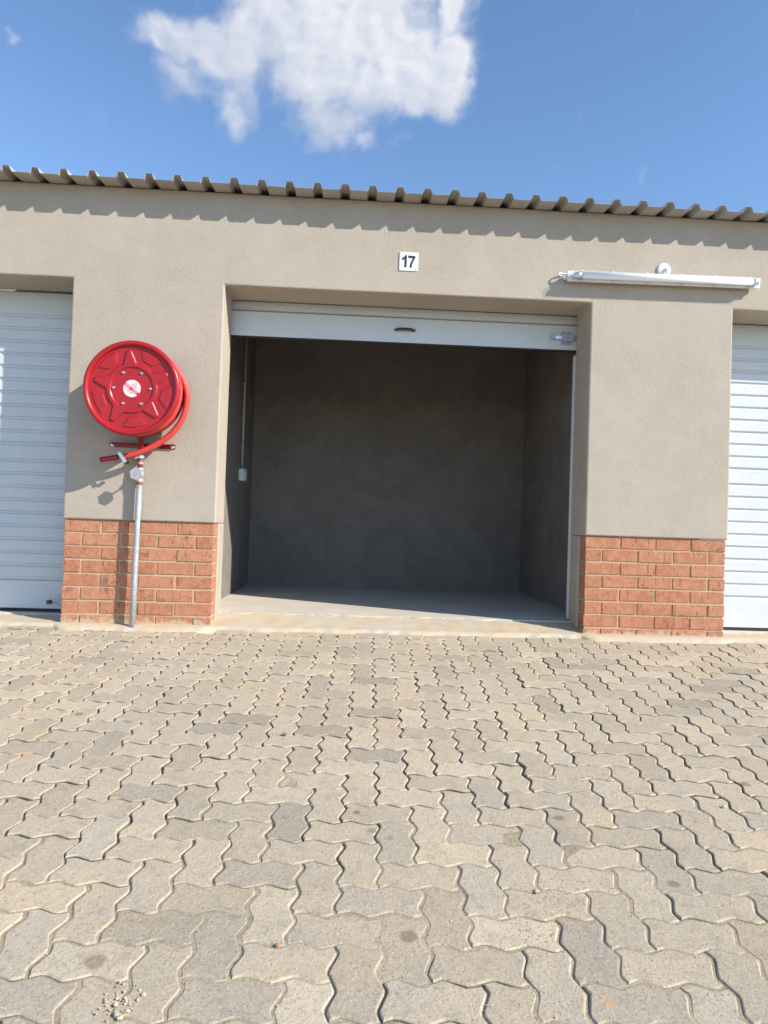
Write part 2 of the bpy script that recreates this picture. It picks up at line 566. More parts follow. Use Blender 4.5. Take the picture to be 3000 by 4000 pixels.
M = dict(
    plaster=mat_plaster(), brick=mat_brick(), paver=mat_paver('concrete_paver'), paver_far=mat_paver('concrete_paver_far', 'tint'),
    mortar=mat_sand('sand_mortar', c4(0.56, 0.44, 0.28), c4(0.47, 0.37, 0.24), 60.0, 0.003),
    bed=mat_sand('joint_sand', c4(0.33, 0.275, 0.19), c4(0.45, 0.38, 0.27), 60.0, 0.008),
    edge=mat_sand('dirt_and_shade_paver_edge', c4(0.145, 0.118, 0.082), c4(0.27, 0.225, 0.158), 22.0, 0.003),  # joint dirt plus contact shadow painted on paver sides and lower chamfer
    ground=mat_sand('sandy_ground', c4(0.36, 0.30, 0.22), c4(0.30, 0.255, 0.19), 2.0, 0.02),
    apron=mat_apron(),
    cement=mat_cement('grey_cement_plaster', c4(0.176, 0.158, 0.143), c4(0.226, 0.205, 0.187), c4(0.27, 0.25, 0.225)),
    floor=mat_cement('floor_screed', c4(0.53, 0.485, 0.415), c4(0.61, 0.56, 0.48), c4(0.64, 0.60, 0.53), 0.001),
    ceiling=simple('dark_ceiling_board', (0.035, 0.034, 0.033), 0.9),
    roof=simple('weathered_roof_sheet', (0.42, 0.41, 0.38), 0.42, 0.10, 0.08, 6.0),
    door=simple('white_painted_steel', (0.575, 0.615, 0.64), 0.36, 0.0, 0.025, 5.0, 0.0004, 30.0),
    door_trim=simple('grey_painted_steel', (0.48, 0.50, 0.50), 0.4, 0.0, 0.04, 8.0),
    rubber=simple('black_rubber', (0.012, 0.013, 0.016), 0.6),
    black=simple('black_plastic', (0.016, 0.017, 0.022), 0.42),
    galv=simple('galvanised_steel', (0.40, 0.43, 0.46), 0.48, 0.35, 0.15, 60.0, 0.0005, 120.0),
    zinc=simple('bright_zinc', (0.62, 0.65, 0.68), 0.28, 0.85, 0.08, 40.0),
    red=simple('red_gloss_paint', (0.37, 0.012, 0.016), 0.30, 0.0, 0.06, 9.0, 0.0004, 60.0, 0.10, 0.4),
    darkred=simple('dark_red_paint', (0.27, 0.012, 0.018), 0.38, 0.0, 0.08, 30.0),
    hose=simple('red_rubber_hose', (0.60, 0.060, 0.055), 0.50, 0.0, 0.05, 30.0, 0.0006, 240.0),
    nozzle=simple('crimson_plastic', (0.32, 0.016, 0.045), 0.35),
    brass=simple('brass', (0.55, 0.36, 0.12), 0.35, 0.9),
    primer=simple('red_oxide_primer', (0.33, 0.085, 0.05), 0.75, 0.0, 0.3, 90.0),
    white=simple('white_plastic', (0.74, 0.76, 0.78), 0.35, 0.0, 0.03),
    lightgrey=simple('light_grey_plastic', (0.60, 0.62, 0.62), 0.4, 0.0, 0.04),
    conduit=simple('grey_conduit_plastic', (0.40, 0.39, 0.38), 0.5),
    tube=simple('white_glass_tube', (0.90, 0.91, 0.90), 0.6, 0.0, 0.02),
    sign=simple('white_sign_enamel', (0.80, 0.82, 0.86), 0.3, 0.0, 0.02),
    ink=simple('dark_blue_ink', (0.022, 0.026, 0.050), 0.5),
    sticker=simple('white_sticker', (0.76, 0.72, 0.74), 0.4, 0.0, 0.02),
    stickerred=simple('red_sticker_print', (0.62, 0.02, 0.03), 0.4),
    stickerpink=simple('pale_red_print', (0.66, 0.30, 0.31), 0.45),
    stone=simple('pale_mortar_crumb', (0.56, 0.47, 0.34), 0.95, 0.0, 0.2, 120.0, 0.002, 200.0),
    rust=simple('brown_clay_crumb', (0.32, 0.14, 0.07), 0.95, 0.0, 0.2, 120.0),
    clear=mat_clear(),
)

# ------------------------------------------------------------------ main measures
OW = 2.3623            # brick to brick opening
PW = 0.918             # pillar
PITCH = OW + PW
DX = 0.0093            # plaster stands this far proud of the brick in the opening
SOF = 2.081            # soffit height
RV = 0.285             # reveal depth
DY = 0.308             # face of the roller doors
SLAB = 0.0

# paving plane
PZ0, PSX, PSY, PHI = -0.0787, 0.00415, 0.10321, -0.01876
PX, PY, PB = 0.74898, -2.6725, 0.10636


def pz(x, y):
    return PZ0 + PSX * x + PSY * y


# ------------------------------------------------------------------ ground and paving
def ground_sheet():
    bm = new_bm()
    xs = [-3000, -400, -60, -12, -5.2, 8.2, 16, 60, 400, 3000]
    ys = [-3000, -400, -60, -12, -6.4, 6.0, 12, 60, 400, 3000]
    vv = [[bm.verts.new((x, y, -0.78)) for x in xs] for y in ys]
    for j in range(len(ys) - 1):
        for i in range(len(xs) - 1):
            bm.faces.new((vv[j][i], vv[j][i + 1], vv[j + 1][i + 1], vv[j + 1][i]))
    return tag(obj('ground', bm, M['ground']), kind='structure')


ground_sheet()

XA, XB, YA = -4.6, 7.4, -6.2


def bed():
    bm = new_bm()
    nx, ny = 240, 160
    y1 = 0.23
    vv = []
    for j in range(ny + 1):
        row = []
        for i in range(nx + 1):
            x = XA + (XB - XA) * i / nx
            y = YA + (y1 - YA) * j / ny
            d = 0.0105 + 0.008 * noise.noise(Vector((x * 2.3, y * 2.3, 4.0))) + 0.005 * noise.noise(Vector((x * 9.0, y * 9.0, 1.0)))
            if y < -1.7:
                d -= 0.0085 * min(1.0, (-1.7 - y) / 1.0)
            d = max(0.0024, d)
            if y > -0.12:
                d = max(d, 0.02)
            row.append(bm.verts.new((x, y, pz(x, y) - d)))
        vv.append(row)
    for j in range(ny):
        for i in range(nx):
            f = bm.faces.new((vv[j][i], vv[j][i + 1], vv[j + 1][i + 1], vv[j + 1][i]))
            f.smooth = True
    # skirts down to the ground
    rim = [vv[0][i] for i in range(nx + 1)] + [vv[j][nx] for j in range(1, ny + 1)] + [vv[ny][i] for i in range(nx - 1, -1, -1)] + [vv[j][0] for j in range(ny - 1, 0, -1)]
    low = [bm.verts.new((v.co.x, v.co.y, -0.9)) for v in rim]
    for k in range(len(rim)):
        k2 = (k + 1) % len(rim)
        bm.faces.new((rim[k], low[k], low[k2], rim[k2]))
    return tag(obj('paving', bm, M['bed']), kind='structure')


paving = bed()

EX = Vector((math.cos(PHI), math.sin(PHI), PSX * math.cos(PHI) + PSY * math.sin(PHI))).normalized()
EN = Vector((-PSX, -PSY, 1)).normalized()
EY = EN.cross(EX)
PROT = Matrix((EX, EY, EN)).transposed()       # paving frame to world
GT = (0.0, 0.21, 0.31, 0.69, 0.79)
GD = (0.0, 1.0, 0.92, -0.92, -1.0)


def paver_outline(horizontal):
    """closed outline of one interlocking paver (two grid cells), counter-clockwise, in metres"""
    A = 0.083
    nodes = [(0, 0), (1, 0), (2, 0), (2, 1), (1, 1), (0, 1)] if horizontal else [(0, 0), (1, 0), (1, 1), (1, 2), (0, 2), (0, 1)]
    out = []
    for k, a in enumerate(nodes):
        b = nodes[(k + 1) % 6]
        rev = (b[0] < a[0]) or (b[1] < a[1])
        seq = []
        p0, p1 = (b, a) if rev else (a, b)
        for t, g in zip(GT, GD):
            if p0[1] == p1[1]:
                seq.append((p0[0] + t, p0[1] + A * g))
            else:
                seq.append((p0[0] - A * g, p0[1] + t))
        if rev:
            seq = [a] + seq[:0:-1]
        out += seq
    cx, cy = (1.0, 0.5) if horizontal else (0.5, 1.0)
    return [Vector(((x - cx) * PB, (y - cy) * PB * 1.004)) for x, y in out]


def inset(poly, d):
    n = len(poly)
    res = []
    for k in range(n):
        a, b, c = poly[k - 1], poly[k], poly[(k + 1) % n]
        e1 = (b - a).normalized()
        e2 = (c - b).normalized()
        n1 = Vector((-e1.y, e1.x))
        n2 = Vector((-e2.y, e2.x))
        mm = n1 + n2
        if mm.length < 0.3:
            mm = n1
        mm = mm / max(0.45, mm.length_squared / 2)
        res.append(b + mm * d * 1.0)
    return res


def paver_mesh(horizontal, seed, low=False):
    rnd = random.Random(seed)
    base = paver_outline(horizontal)
    base = [p + Vector((rnd.uniform(-1, 1), rnd.uniform(-1, 1))) * 0.0013 for p in base]
    g = 0.0015
    rings = [(inset(base, g), -0.035), (inset(base, g), -0.0058), (inset(base, g + 0.0012), -0.0032), (inset(base, g + 0.0034), -0.0008), (inset(base, g + 0.0056), 0.0)]
    bm = new_bm()
    vr = []
    for k, (pl, h) in enumerate(rings):
        vr.append([bm.verts.new((p.x, p.y, h + (rnd.uniform(-0.0007, 0.0005) if k in (1, 2, 3) else 0))) for p in pl])
    n = len(base)
    for a, b in zip(vr[:-1], vr[1:]):
        for k in range(n):
            k2 = (k + 1) % n
            f = bm.faces.new((a[k], a[k2], b[k2], b[k]))
            f.smooth = False
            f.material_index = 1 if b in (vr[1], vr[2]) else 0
    bm.faces.new(vr[-1])
    return bm


cells = []
ni0, ni1, nj0, nj1 = -62, 68, -34, 30
for i in range(ni0, ni1):
    for j in range(nj0, nj1):
        d = (i - j) % 4
        if d not in (0, 1):
            continue
        H = d == 1
        ci, cj = (i + 1.0, j + 0.5) if H else (i + 0.5, j + 1.0)
        x = PX + PB * (ci * math.cos(PHI) - cj * math.sin(PHI))
        y = PY + PB * (ci * math.sin(PHI) + cj * math.cos(PHI))
        if x < XA + 0.15 or x > XB - 0.15 or y < YA + 0.15 or y > -0.005:
            continue
        P = Vector((x, y, pz(x, y)))
        dv = P - CAM
        zz = dv.dot(cf)
        vis = False
        area = 0
        if zz > 0.3:
            px = 1500 + 2710 * dv.dot(cr) / zz
            py = 2000 - 2710 * dv.dot(cu) / zz
            if -60 < px < 3060 and py < 4080:
                vis = True
                area = 1.0 / zz ** 3
        cells.append((H, P, vis, area))
vis_cells = sorted([c for c in cells if c[2]], key=lambda c: -c[3])
near = set(id(c) for c in vis_cells[:300])
print('pavers in view', len(vis_cells), 'in all', len(cells))
variants = {}
for H in (True, False):
    variants[H] = [mesh_of('paver', paver_mesh(H, 5 + s + (50 if H else 0)), M['paver']) for s in range(5)]
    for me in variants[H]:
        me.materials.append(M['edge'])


def paver_pose(P):
    r = random.Random(int(P.x * 9173) * 31 + int(P.y * 7919))
    lift = r.gauss(0, 0.0011)
    ax = Matrix.Rotation(r.gauss(0, 0.0085), 3, 'X') @ Matrix.Rotation(r.gauss(0, 0.0085), 3, 'Y') @ Matrix.Rotation(r.gauss(0, 0.010), 3, 'Z')
    off = PROT @ Vector((r.gauss(0, 0.0012), r.gauss(0, 0.0012), lift))
    g = r.random()
    grey = 0.2 + 0.6 * r.random()
    if g > 0.88:
        grey = 1.0
    tone = r.gauss(0.99, 0.06)
    if g > 0.92:
        tone *= 0.88
    sandy = 0.62 * r.random() ** 2
    return P + off, PROT @ ax, (max(0.55, min(1.2, tone)), sandy, grey, 1.0), r.randrange(5)


far_bm = new_bm()
far_cols = []
lay = far_bm.verts.layers.float_color.new('tint')
src = {H: [] for H in (True, False)}
for H in (True, False):
    for me in variants[H]:
        src[H].append(([v.co.copy() for v in me.vertices], [(list(p.vertices), p.material_index) for p in me.polygons]))
for c in cells:
    H, P, vis, area = c
    pos, rot, colr, k = paver_pose(P)
    if id(c) in near:
        link_mesh('paver', variants[H][k], paving, pos, rot.to_quaternion(), colr)
    else:
        vs, fs = src[H][k]
        nv = [far_bm.verts.new(pos + rot @ v) for v in vs]
        for v in nv:
            v[lay] = colr
        for f, s in fs:
            far_bm.faces.new([nv[q] for q in f]).material_index = s
far_me = bpy.data.meshes.new('pavers')
far_bm.to_mesh(far_me)
far_bm.free()
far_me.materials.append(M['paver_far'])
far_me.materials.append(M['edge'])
far = bpy.data.objects.new('pavers', far_me)
COL.objects.link(far)
far.parent = paving
tag(far, kind='stuff')


def pillar_weight(x):
    """1 in front of a pillar, 0 in front of an opening"""
    u = (x + PW) % PITCH
    d = min(u, PW - u)
    return max(0.0, min(1.0, (d + 0.06) / 0.12))


def sill_drop(x):
    """the floors of the two shut units lie a little lower than the open one"""
    d = max(-0.35 - x, x - (OW + 0.35))
    return -0.042 * max(0.0, min(1.0, d / 0.1 + 0.5))


def apron():
    bm = new_bm()
    nx, ny = 620, 26
    vv = []
    for i in range(nx + 1):
        x = XA + 0.02 + (XB - XA - 0.04) * i / nx
        w = pillar_weight(x)
        e = -0.045 - 0.055 * w + 0.022 * noise.noise(Vector((x * 4.0, 1.3, 0))) + 0.012 * noise.noise(Vector((x * 17.0, 5.3, 0)))
        zb = -0.058 + 0.0045 * x
        row = []
        for j in range(ny + 1):
            t = j / ny
            y = e + (0.232 - e) * t
            if y < 0.0:
                s = (y - e) / (0.0 - e)
                z = (pz(x, e) - 0.004) * (1 - s) + zb * s
                z += 0.010 * math.sin(math.pi * s)
                if j == 0:
                    z -= 0.02
            else:
                s = y / 0.225
                z = zb * (1 - s) + (-0.009 + sill_drop(x)) * s
            z += 0.0035 * noise.noise(Vector((x * 11, y * 11, 2.0))) + 0.0015 * noise.noise(Vector((x * 45, y * 45, 2.0)))
            row.append(bm.verts.new((x, y, z)))
        vv.append(row)
    for i in range(nx):
        for j in range(ny):
            f = bm.faces.new((vv[i][j], vv[i + 1][j], vv[i + 1][j + 1], vv[i][j + 1]))
            f.smooth = True
    return tag(obj('concrete_apron', bm, M['apron']), kind='structure')


apron()


def floor_slab():
    bm = new_bm()
    nx = 420
    top, lip, bot = [], [], []
    for i in range(nx + 1):
        x = -4.18 + 10.76 * i / nx
        r = 0.012 * noise.noise(Vector((x * 9, 0.4, 0))) + 0.007 * noise.noise(Vector((x * 37, 0.9, 0)))
        lip.append(bm.verts.new((x, 0.234 + r, -0.0012 + sill_drop(x))))
        top.append(bm.verts.new((x, 0.250 + r * 0.5, sill_drop(x))))
        bot.append(bm.verts.new((x, 0.226 + r + 0.004 * random.random(), -0.11)))
    back = [bm.verts.new((v.co.x, 2.34, v.co.z)) for v in top]
    for i in range(nx):
        bm.faces.new((bot[i], bot[i + 1], lip[i + 1], lip[i]))
        bm.faces.new((lip[i], lip[i + 1], top[i + 1], top[i]))
        bm.faces.new((top[i], top[i + 1], back[i + 1], back[i]))
    return tag(obj('garage_floor', bm, M['floor']), kind='structure')


floor_slab()

# ------------------------------------------------------------------ the building
B = thing('garage_building', (1.18, 0.15, -0.08), 'beige plastered row of lock-up garages with brick plinths and ribbed roof', 'building')
FX0, FX1 = -PITCH - PW, 2 * PITCH


def facade():
    bm = new_bm()
    yf, yb = -0.005, RV
    xs = [FX0 - DX]
    op = []
    for k in (-1, 0, 1):
        a, b = k * PITCH + DX, k * PITCH + OW - DX
        op.append((a, b))
        xs += [a, b]
    xs.append(FX1 + DX)
    zs = [0.580, SOF, 2.668]
    # front and back sheets
    for y, flip in ((yf, False), (yb, True)):
        for zi in range(2):
            for xi in range(len(xs) - 1):
                if zi == 0 and xi % 2 == 1:
                    continue
                q = [(xs[xi], zs[zi]), (xs[xi + 1], zs[zi]), (xs[xi + 1], zs[zi + 1]), (xs[xi], zs[zi + 1])]
                vs = [bm.verts.new((a, y, b)) for a, b in q]
                bm.faces.new(vs[::-1] if flip else vs)
    bmesh.ops.remove_doubles(bm, verts=bm.verts[:], dist=1e-5)

    def strip(x0, z0, x1, z1):
        bm.faces.new([bm.verts.new(p) for p in ((x0, yf, z0), (x1, yf, z1), (x1, yb, z1), (x0, yb, z0))])
    for xi in range(len(xs) - 1):
        strip(xs[xi], zs[2], xs[xi + 1], zs[2])
        if xi % 2 == 1:
            strip(xs[xi], zs[1], xs[xi + 1], zs[1])
            strip(xs[xi], zs[0], xs[xi], zs[1])
            strip(xs[xi + 1], zs[0], xs[xi + 1], zs[1])
        else:
            strip(xs[xi], zs[0], xs[xi + 1], zs[0])
    for x in (xs[0], xs[-1]):
        strip(x, zs[0], x, zs[1])
        strip(x, zs[1], x, zs[2])
    bmesh.ops.remove_doubles(bm, verts=bm.verts[:], dist=1e-5)
    # subdivide long edges a little so that the plaster is not dead straight
    for z in (0.95, 1.3, 1.65, 2.25, 2.45):
        bmesh.ops.bisect_plane(bm, geom=bm.verts[:] + bm.edges[:] + bm.faces[:], plane_co=(0, 0, z), plane_no=(0, 0, 1))
    x = -4.0
    while x < 6.6:
        bmesh.ops.bisect_plane(bm, geom=bm.verts[:] + bm.edges[:] + bm.faces[:], plane_co=(x, 0, 0), plane_no=(1, 0, 0))
        x += 0.23
    for v in bm.verts:
        nv = noise.noise_vector(Vector((v.co.x * 2.7, v.co.y * 3, v.co.z * 2.7)))
        v.co += Vector((nv.x * 0.0022, nv.y * 0.0022, nv.z * 0.0018))
    o = obj('plaster_wall', bm, M['plaster'], B)
    bevel_mod(o, 0.011, 3, 50)
    return o


facade()

# jambs low down, behind the brick returns
for k in (-1, 0, 1, 2):
    bm = new_bm()
    box(bm, k * PITCH - PW - DX, k * PITCH + DX, 0.120, RV - 0.001, -0.12, 0.5785, 0.006)
    obj('jamb_wall', bm, M['plaster'], B)

COURSE, BH = 0.08404, 0.0735
brick_full = []
brick_half = []
for s in range(4):
    for lst, ln in ((brick_full, 0.222), (brick_half, 0.106)):
        bm = new_bm()
        box(bm, -ln / 2, ln / 2, -0.053, 0.053, -BH / 2, BH / 2, 0.0022)
        rr = random.Random(s + int(ln * 1000))
        for v in bm.verts:
            v.co += Vector((rr.uniform(-1, 1), rr.uniform(-1, 1), rr.uniform(-1, 1))) * 0.0009
        lst.append(mesh_of('brick', bm, M['brick']))


def plinth(x0, label):
    bm = new_bm()
    box(bm, x0 + 0.006, x0 + PW - 0.006, 0.0135, 0.119, -0.13, 0.5788)
    p = obj('brick_plinth', bm, M['mortar'], B)
    tag(p, label)
    rr = random.Random(int(x0 * 100))
    for c in range(-1, 7):
        z = c * COURSE + BH / 2
        x = x0
        widths = [0.222] * 4 if c % 2 == 0 else [0.106, 0.222, 0.222, 0.222, 0.106]
        gap = (PW - sum(widths)) / (len(widths) - 1)
        for w in widths:
            me = (brick_full if w > 0.2 else brick_half)[rr.randrange(4)]
            jx, jy, jz = rr.gauss(0, 0.0012), rr.gauss(0, 0.0012), rr.gauss(0, 0.0009)
            if c == 6:
                jz = -abs(jz)
            link_mesh('brick', me, p, (x + w / 2 + jx, 0.0615 + jy, z + jz), Matrix.Rotation(rr.gauss(0, 0.004), 3, 'Y').to_quaternion())
            x += w + gap
    return p


plinth(-PW, 'red brick plinth below the hose reel')
plinth(OW, 'red brick plinth right of the open doorway')
for x0 in (-PITCH - PW, OW + PITCH):
    bm = new_bm()
    box(bm, x0, x0 + PW, 0.004, 0.119, -0.13, 0.5788)
    obj('pillar_base', bm, M['mortar'], B)

# interior shell
RX0, RX1, RY1, RZ1 = -0.118, 2.512, 2.33, 2.61
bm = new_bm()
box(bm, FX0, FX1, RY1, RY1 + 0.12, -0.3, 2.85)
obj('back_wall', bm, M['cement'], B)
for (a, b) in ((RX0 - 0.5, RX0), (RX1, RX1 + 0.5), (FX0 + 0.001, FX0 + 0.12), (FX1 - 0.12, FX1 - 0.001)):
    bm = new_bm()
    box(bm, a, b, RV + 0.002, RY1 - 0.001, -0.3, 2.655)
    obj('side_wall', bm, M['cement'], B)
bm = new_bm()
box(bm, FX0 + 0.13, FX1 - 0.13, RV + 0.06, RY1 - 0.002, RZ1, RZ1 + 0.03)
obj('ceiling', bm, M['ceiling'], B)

# ribbed roof sheets, four ribs each, lapping on every fourth rib
RP, RB0 = 0.17015, -1.2935
RY0, RY2, RSL = -0.146, 2.75, 0.088


def roof_z(y):
    return 2.6695 + RSL * y


def roof_sheet(k0):
    bm = new_bm()
    rt, rb, rh = 0.0165, 0.0320, 0.0355
    prof = []
    for k in range(0, 5):
        xc = RB0 + RP * (k0 * 4 + k)
        up = 0.0014 if k == 4 else 0.0
        if k == 0:
            prof += [(xc - rb * 0.9, rh * 0.16), (xc - rt, rh), (xc + rt, rh), (xc + rb, 0)]
        elif k == 4:
            prof += [(xc - rb - up, up), (xc - rt - up, rh + up), (xc + rt + up, rh + up), (xc + rb + up * 0.6, rh * 0.16 + up)]
        else:
            prof += [(xc - rb, 0), (xc - rt, rh), (xc + rt, rh), (xc + rb, 0)]
    rr = random.Random(k0 + 40)
    e = rr.uniform(-0.004, 0.004)
    th = 0.0009
    ys = [RY0 + e, 0.0, 0.5, RY2]
    rows = []
    for y in ys:
        up_, dn_ = [], []
        for q, (x, h) in enumerate(prof):
            sag = rr.uniform(-0.0012, 0.0012) if y < 0 else 0
            up_.append(bm.verts.new((x, y, roof_z(y) + h + th + sag)))
            dn_.append(bm.verts.new((x, y, roof_z(y) + h + sag)))
        rows.append((up_, dn_))
    n = len(prof)
    for (u0, d0), (u1, d1) in zip(rows[:-1], rows[1:]):
        for q in range(n - 1):
            bm.faces.new((u0[q], u0[q + 1], u1[q + 1], u1[q]))
            bm.faces.new((d0[q + 1], d0[q], d1[q], d1[q + 1]))
        for q in (0, n - 1):
            bm.faces.new((u0[q], u1[q], d1[q], d0[q]))
    for (u, d) in (rows[0], rows[-1]):
        for q in range(n - 1):
            bm.faces.new((u[q], d[q], d[q + 1], u[q + 1]))
    obj('roof_sheet', bm, M['roof'], B)


for k0 in range(-5, 12):
    roof_sheet(k0)

# ------------------------------------------------------------------ roller doors
def slat_mesh(length, pitch, name='slat'):
    """one corrugation of a roller-door curtain, hanging down from z=0"""
    bm = new_bm()
    face = pitch - 0.025
    prof = [(0.0, 0.0), (0.0, -face * 0.97), (0.0022, -face), (0.0095, -face - 0.0045), (0.0100, -face - 0.0065), (0.0100, -pitch + 0.0095),
            (0.0092, -pitch + 0.0078), (0.0006, -pitch + 0.0008), (0.0, -pitch)]
    th = 0.0011
    segs = 8
    rows = []
    for s in range(segs + 1):
        x = -length / 2 + length * s / segs
        rows.append(([bm.verts.new((x, y, z)) for y, z in prof], [bm.verts.new((x, y + th, z)) for y, z in prof]))
    for (f0, b0), (f1, b1) in zip(rows[:-1], rows[1:]):
        for q in range(len(prof) - 1):
            bm.faces.new((f0[q], f1[q], f1[q + 1], f0[q + 1]))
            bm.faces.new((b0[q], b0[q + 1], b1[q + 1], b1[q]))
    return bm


SL_LEN = OW + 0.03
slat_a = mesh_of('slat', slat_mesh(SL_LEN, 0.0854), M['door'])
slat_b = mesh_of('slat', slat_mesh(SL_LEN, 0.0863), M['door'])
slat_c = mesh_of('slat', slat_mesh(SL_LEN, 0.1090), M['door'])


def closed_door(k, label, dz, bolt):
    x0 = k * PITCH
    xc = x0 + OW / 2
    d = thing('roller_door', (xc, DY, -0.03), label, 'garage door')
    # rolled top of the curtain behind the soffit
    bm = new_bm()
    pts = [(x0 - 0.01, DY + 0.045, 2.115 + dz), (x0 + OW + 0.01, DY + 0.045, 2.115 + dz)]
    tube(bm, pts, 0.040, 20)
    obj('curtain_roll', bm, M['door_trim'], d)
    z = 1.990 + dz
    bm = new_bm()
    box(bm, x0 - 0.012, x0 + OW + 0.012, DY, DY + 0.002, z, 2.075 + dz, 0)
    obj('top_band', bm, M['door'], d)
    # first corrugations come off the roll
    zz = 1.990 + dz
    seq = [slat_a] * 11 + [slat_c] + [slat_b] * 9
    hs = [0.0854] * 11 + [0.1090] + [0.0863] * 9
    for me, h in zip(seq, hs):
        link_mesh('slat', me, d, (xc + random.gauss(0, 0.001), DY + random.gauss(0, 0.0004), zz))
        zz -= h
    bm = new_bm()
    box(bm, x0 - 0.012, x0 + OW + 0.012, DY + 0.0125, DY + 0.016, zz - 0.002, 2.07 + dz)
    obj('curtain_backing', bm, M['door_trim'], d)
    bm = new_bm()
    box(bm, x0 - 0.012, x0 + OW + 0.012, DY - 0.001, DY + 0.028, -0.020, zz - 0.0015, 0.003, 2)
    obj('bottom_rail', bm, M['door'], d)
    bm = new_bm()
    box(bm, x0 - 0.010, x0 + OW + 0.010, DY + 0.004, DY + 0.024, -0.044, -0.0205, 0.002)
    obj('bottom_seal', bm, M['rubber'], d)
    bm = new_bm()
    box(bm, x0 - 0.012, x0 + OW + 0.012, DY - 0.0016, DY - 0.0002, 1.0790 + dz, 1.0815 + dz)
    obj('sheet_seam', bm, M['door_trim'], d)
    if bolt:
        R = Matrix.Rotation(math.radians(13), 3, 'Y')
        rx = x0 + OW - 0.098
        bm = new_bm()
        box(bm, rx - 0.115, rx - 0.02, DY - 0.020, DY - 0.014, 0.030, 0.058, 0.001, 1, R.inverted(), (rx - 0.02, DY, 0.05))
        lb = obj('lock_bolt', bm, M['galv'], d)
        bm = new_bm()
        box(bm, rx - 0.104, rx - 0.078, DY - 0.0225, DY - 0.0203, 0.0315, 0.0565, 0, 1, R.inverted(), (rx - 0.02, DY, 0.05))
        box(bm, rx - 0.1145, rx - 0.1075, DY - 0.0225, DY - 0.0203, 0.0315, 0.0565, 0, 1, R.inverted(), (rx - 0.02, DY, 0.05))
        obj('bolt_slot', bm, M['black'], lb)
        bm = new_bm()
        box(bm, rx - 0.034, rx - 0.002, DY - 0.022, DY - 0.001, 0.012, 0.075, 0.002)
        obj('bolt_keeper', bm, M['galv'], lb)
    return d


closed_door(-1, 'closed white roller door left of the hose reel, mostly in shade', 0.0, True)
closed_door(1, 'closed white roller door at the far right, bright in the sun', 0.009, False)

D = thing('roller_door', (OW / 2, DY, 1.847), 'rolled-up white roller door with black handle above the open doorway', 'garage door')
bm = new_bm()
box(bm, -0.012, OW + 0.012, DY, DY + 0.030, 1.852, 2.0195, 0.004, 2)
rail = obj('bottom_rail', bm, M['door'], D)
bm = new_bm()
box(bm, -0.010, OW + 0.010, DY + 0.004, DY + 0.027, 1.840, 1.8515, 0.002)
obj('bottom_seal', bm, M['rubber'], D)
link_mesh('slat', mesh_of('slat', slat_mesh(SL_LEN, 0.0610), M['door']), D, (OW / 2, DY + 0.004, 2.0845))
link_mesh('slat', slat_a, D, (OW / 2, DY + 0.006, 2.1705))
bm = new_bm()
box(bm, -0.012, OW + 0.012, DY + 0.0175, DY + 0.021, 2.0, 2.30)
obj('curtain_backing', bm, M['door_trim'], D)
bm = new_bm()
tube(bm, [(-0.01, 0.48, 2.38), (OW + 0.01, 0.48, 2.38)], 0.16, 28)
obj('curtain_roll', bm, M['door_trim'], D)
for x0, x1 in ((-0.060, -0.016), (OW + 0.003, OW + 0.05)):
    bm = new_bm()
    box(bm, x0, x1, DY + 0.034, DY + 0.078, 0.002, 1.835 if x0 < 0 else 1.828, 0.003, 2)
    obj('guide_rail', bm, M['white'], D)
for (x, z, rr_) in ((0.020, 1.963, 0.0045), (0.071, 1.963, 0.0055), (0.024, 1.889, 0.0065), (0.075, 1.890, 0.0065), (0.52, 1.938, 0.0030), (1.83, 1.938, 0.0030)):
    bm = new_bm()
    lathe_y(bm, x, z, [(rr_, DY + 0.0005), (rr_, DY - 0.001), (rr_ * 0.75, DY - 0.003), (rr_ * 0.3, DY - 0.0038), (0, DY - 0.0038)], 14)
    obj('rivet', bm, M['zinc'], D)
# pull handle
hd = new_bm()
hz = 1.937
pts = [(1.113, DY - 0.003, hz), (1.125, DY - 0.010, hz), (1.134, DY - 0.026, hz), (1.145, DY - 0.030, hz), (1.205, DY - 0.030, hz), (1.216, DY - 0.026, hz), (1.226, DY - 0.010, hz), (1.238, DY - 0.003, hz)]
tube(hd, catmull(pts, 4), 0.0085, 10)
for sx_, x in ((1, 1.103), (-1, 1.250)):
    prism_y(hd, [(x, hz - 0.006), (x + sx_ * 0.024, hz - 0.011), (x + sx_ * 0.024, hz + 0.011), (x, hz + 0.006)], DY - 0.006, DY - 0.0003)
ho = obj('pull_handle', hd, M['black'], D)
for x in (1.110, 1.243):
    bm = new_bm()
    lathe_y(bm, x, hz, [(0.0040, DY - 0.005), (0.0040, DY - 0.0075), (0.0018, DY - 0.0088), (0, DY - 0.0088)], 12)
    obj('handle_screw', bm, M['zinc'], ho)
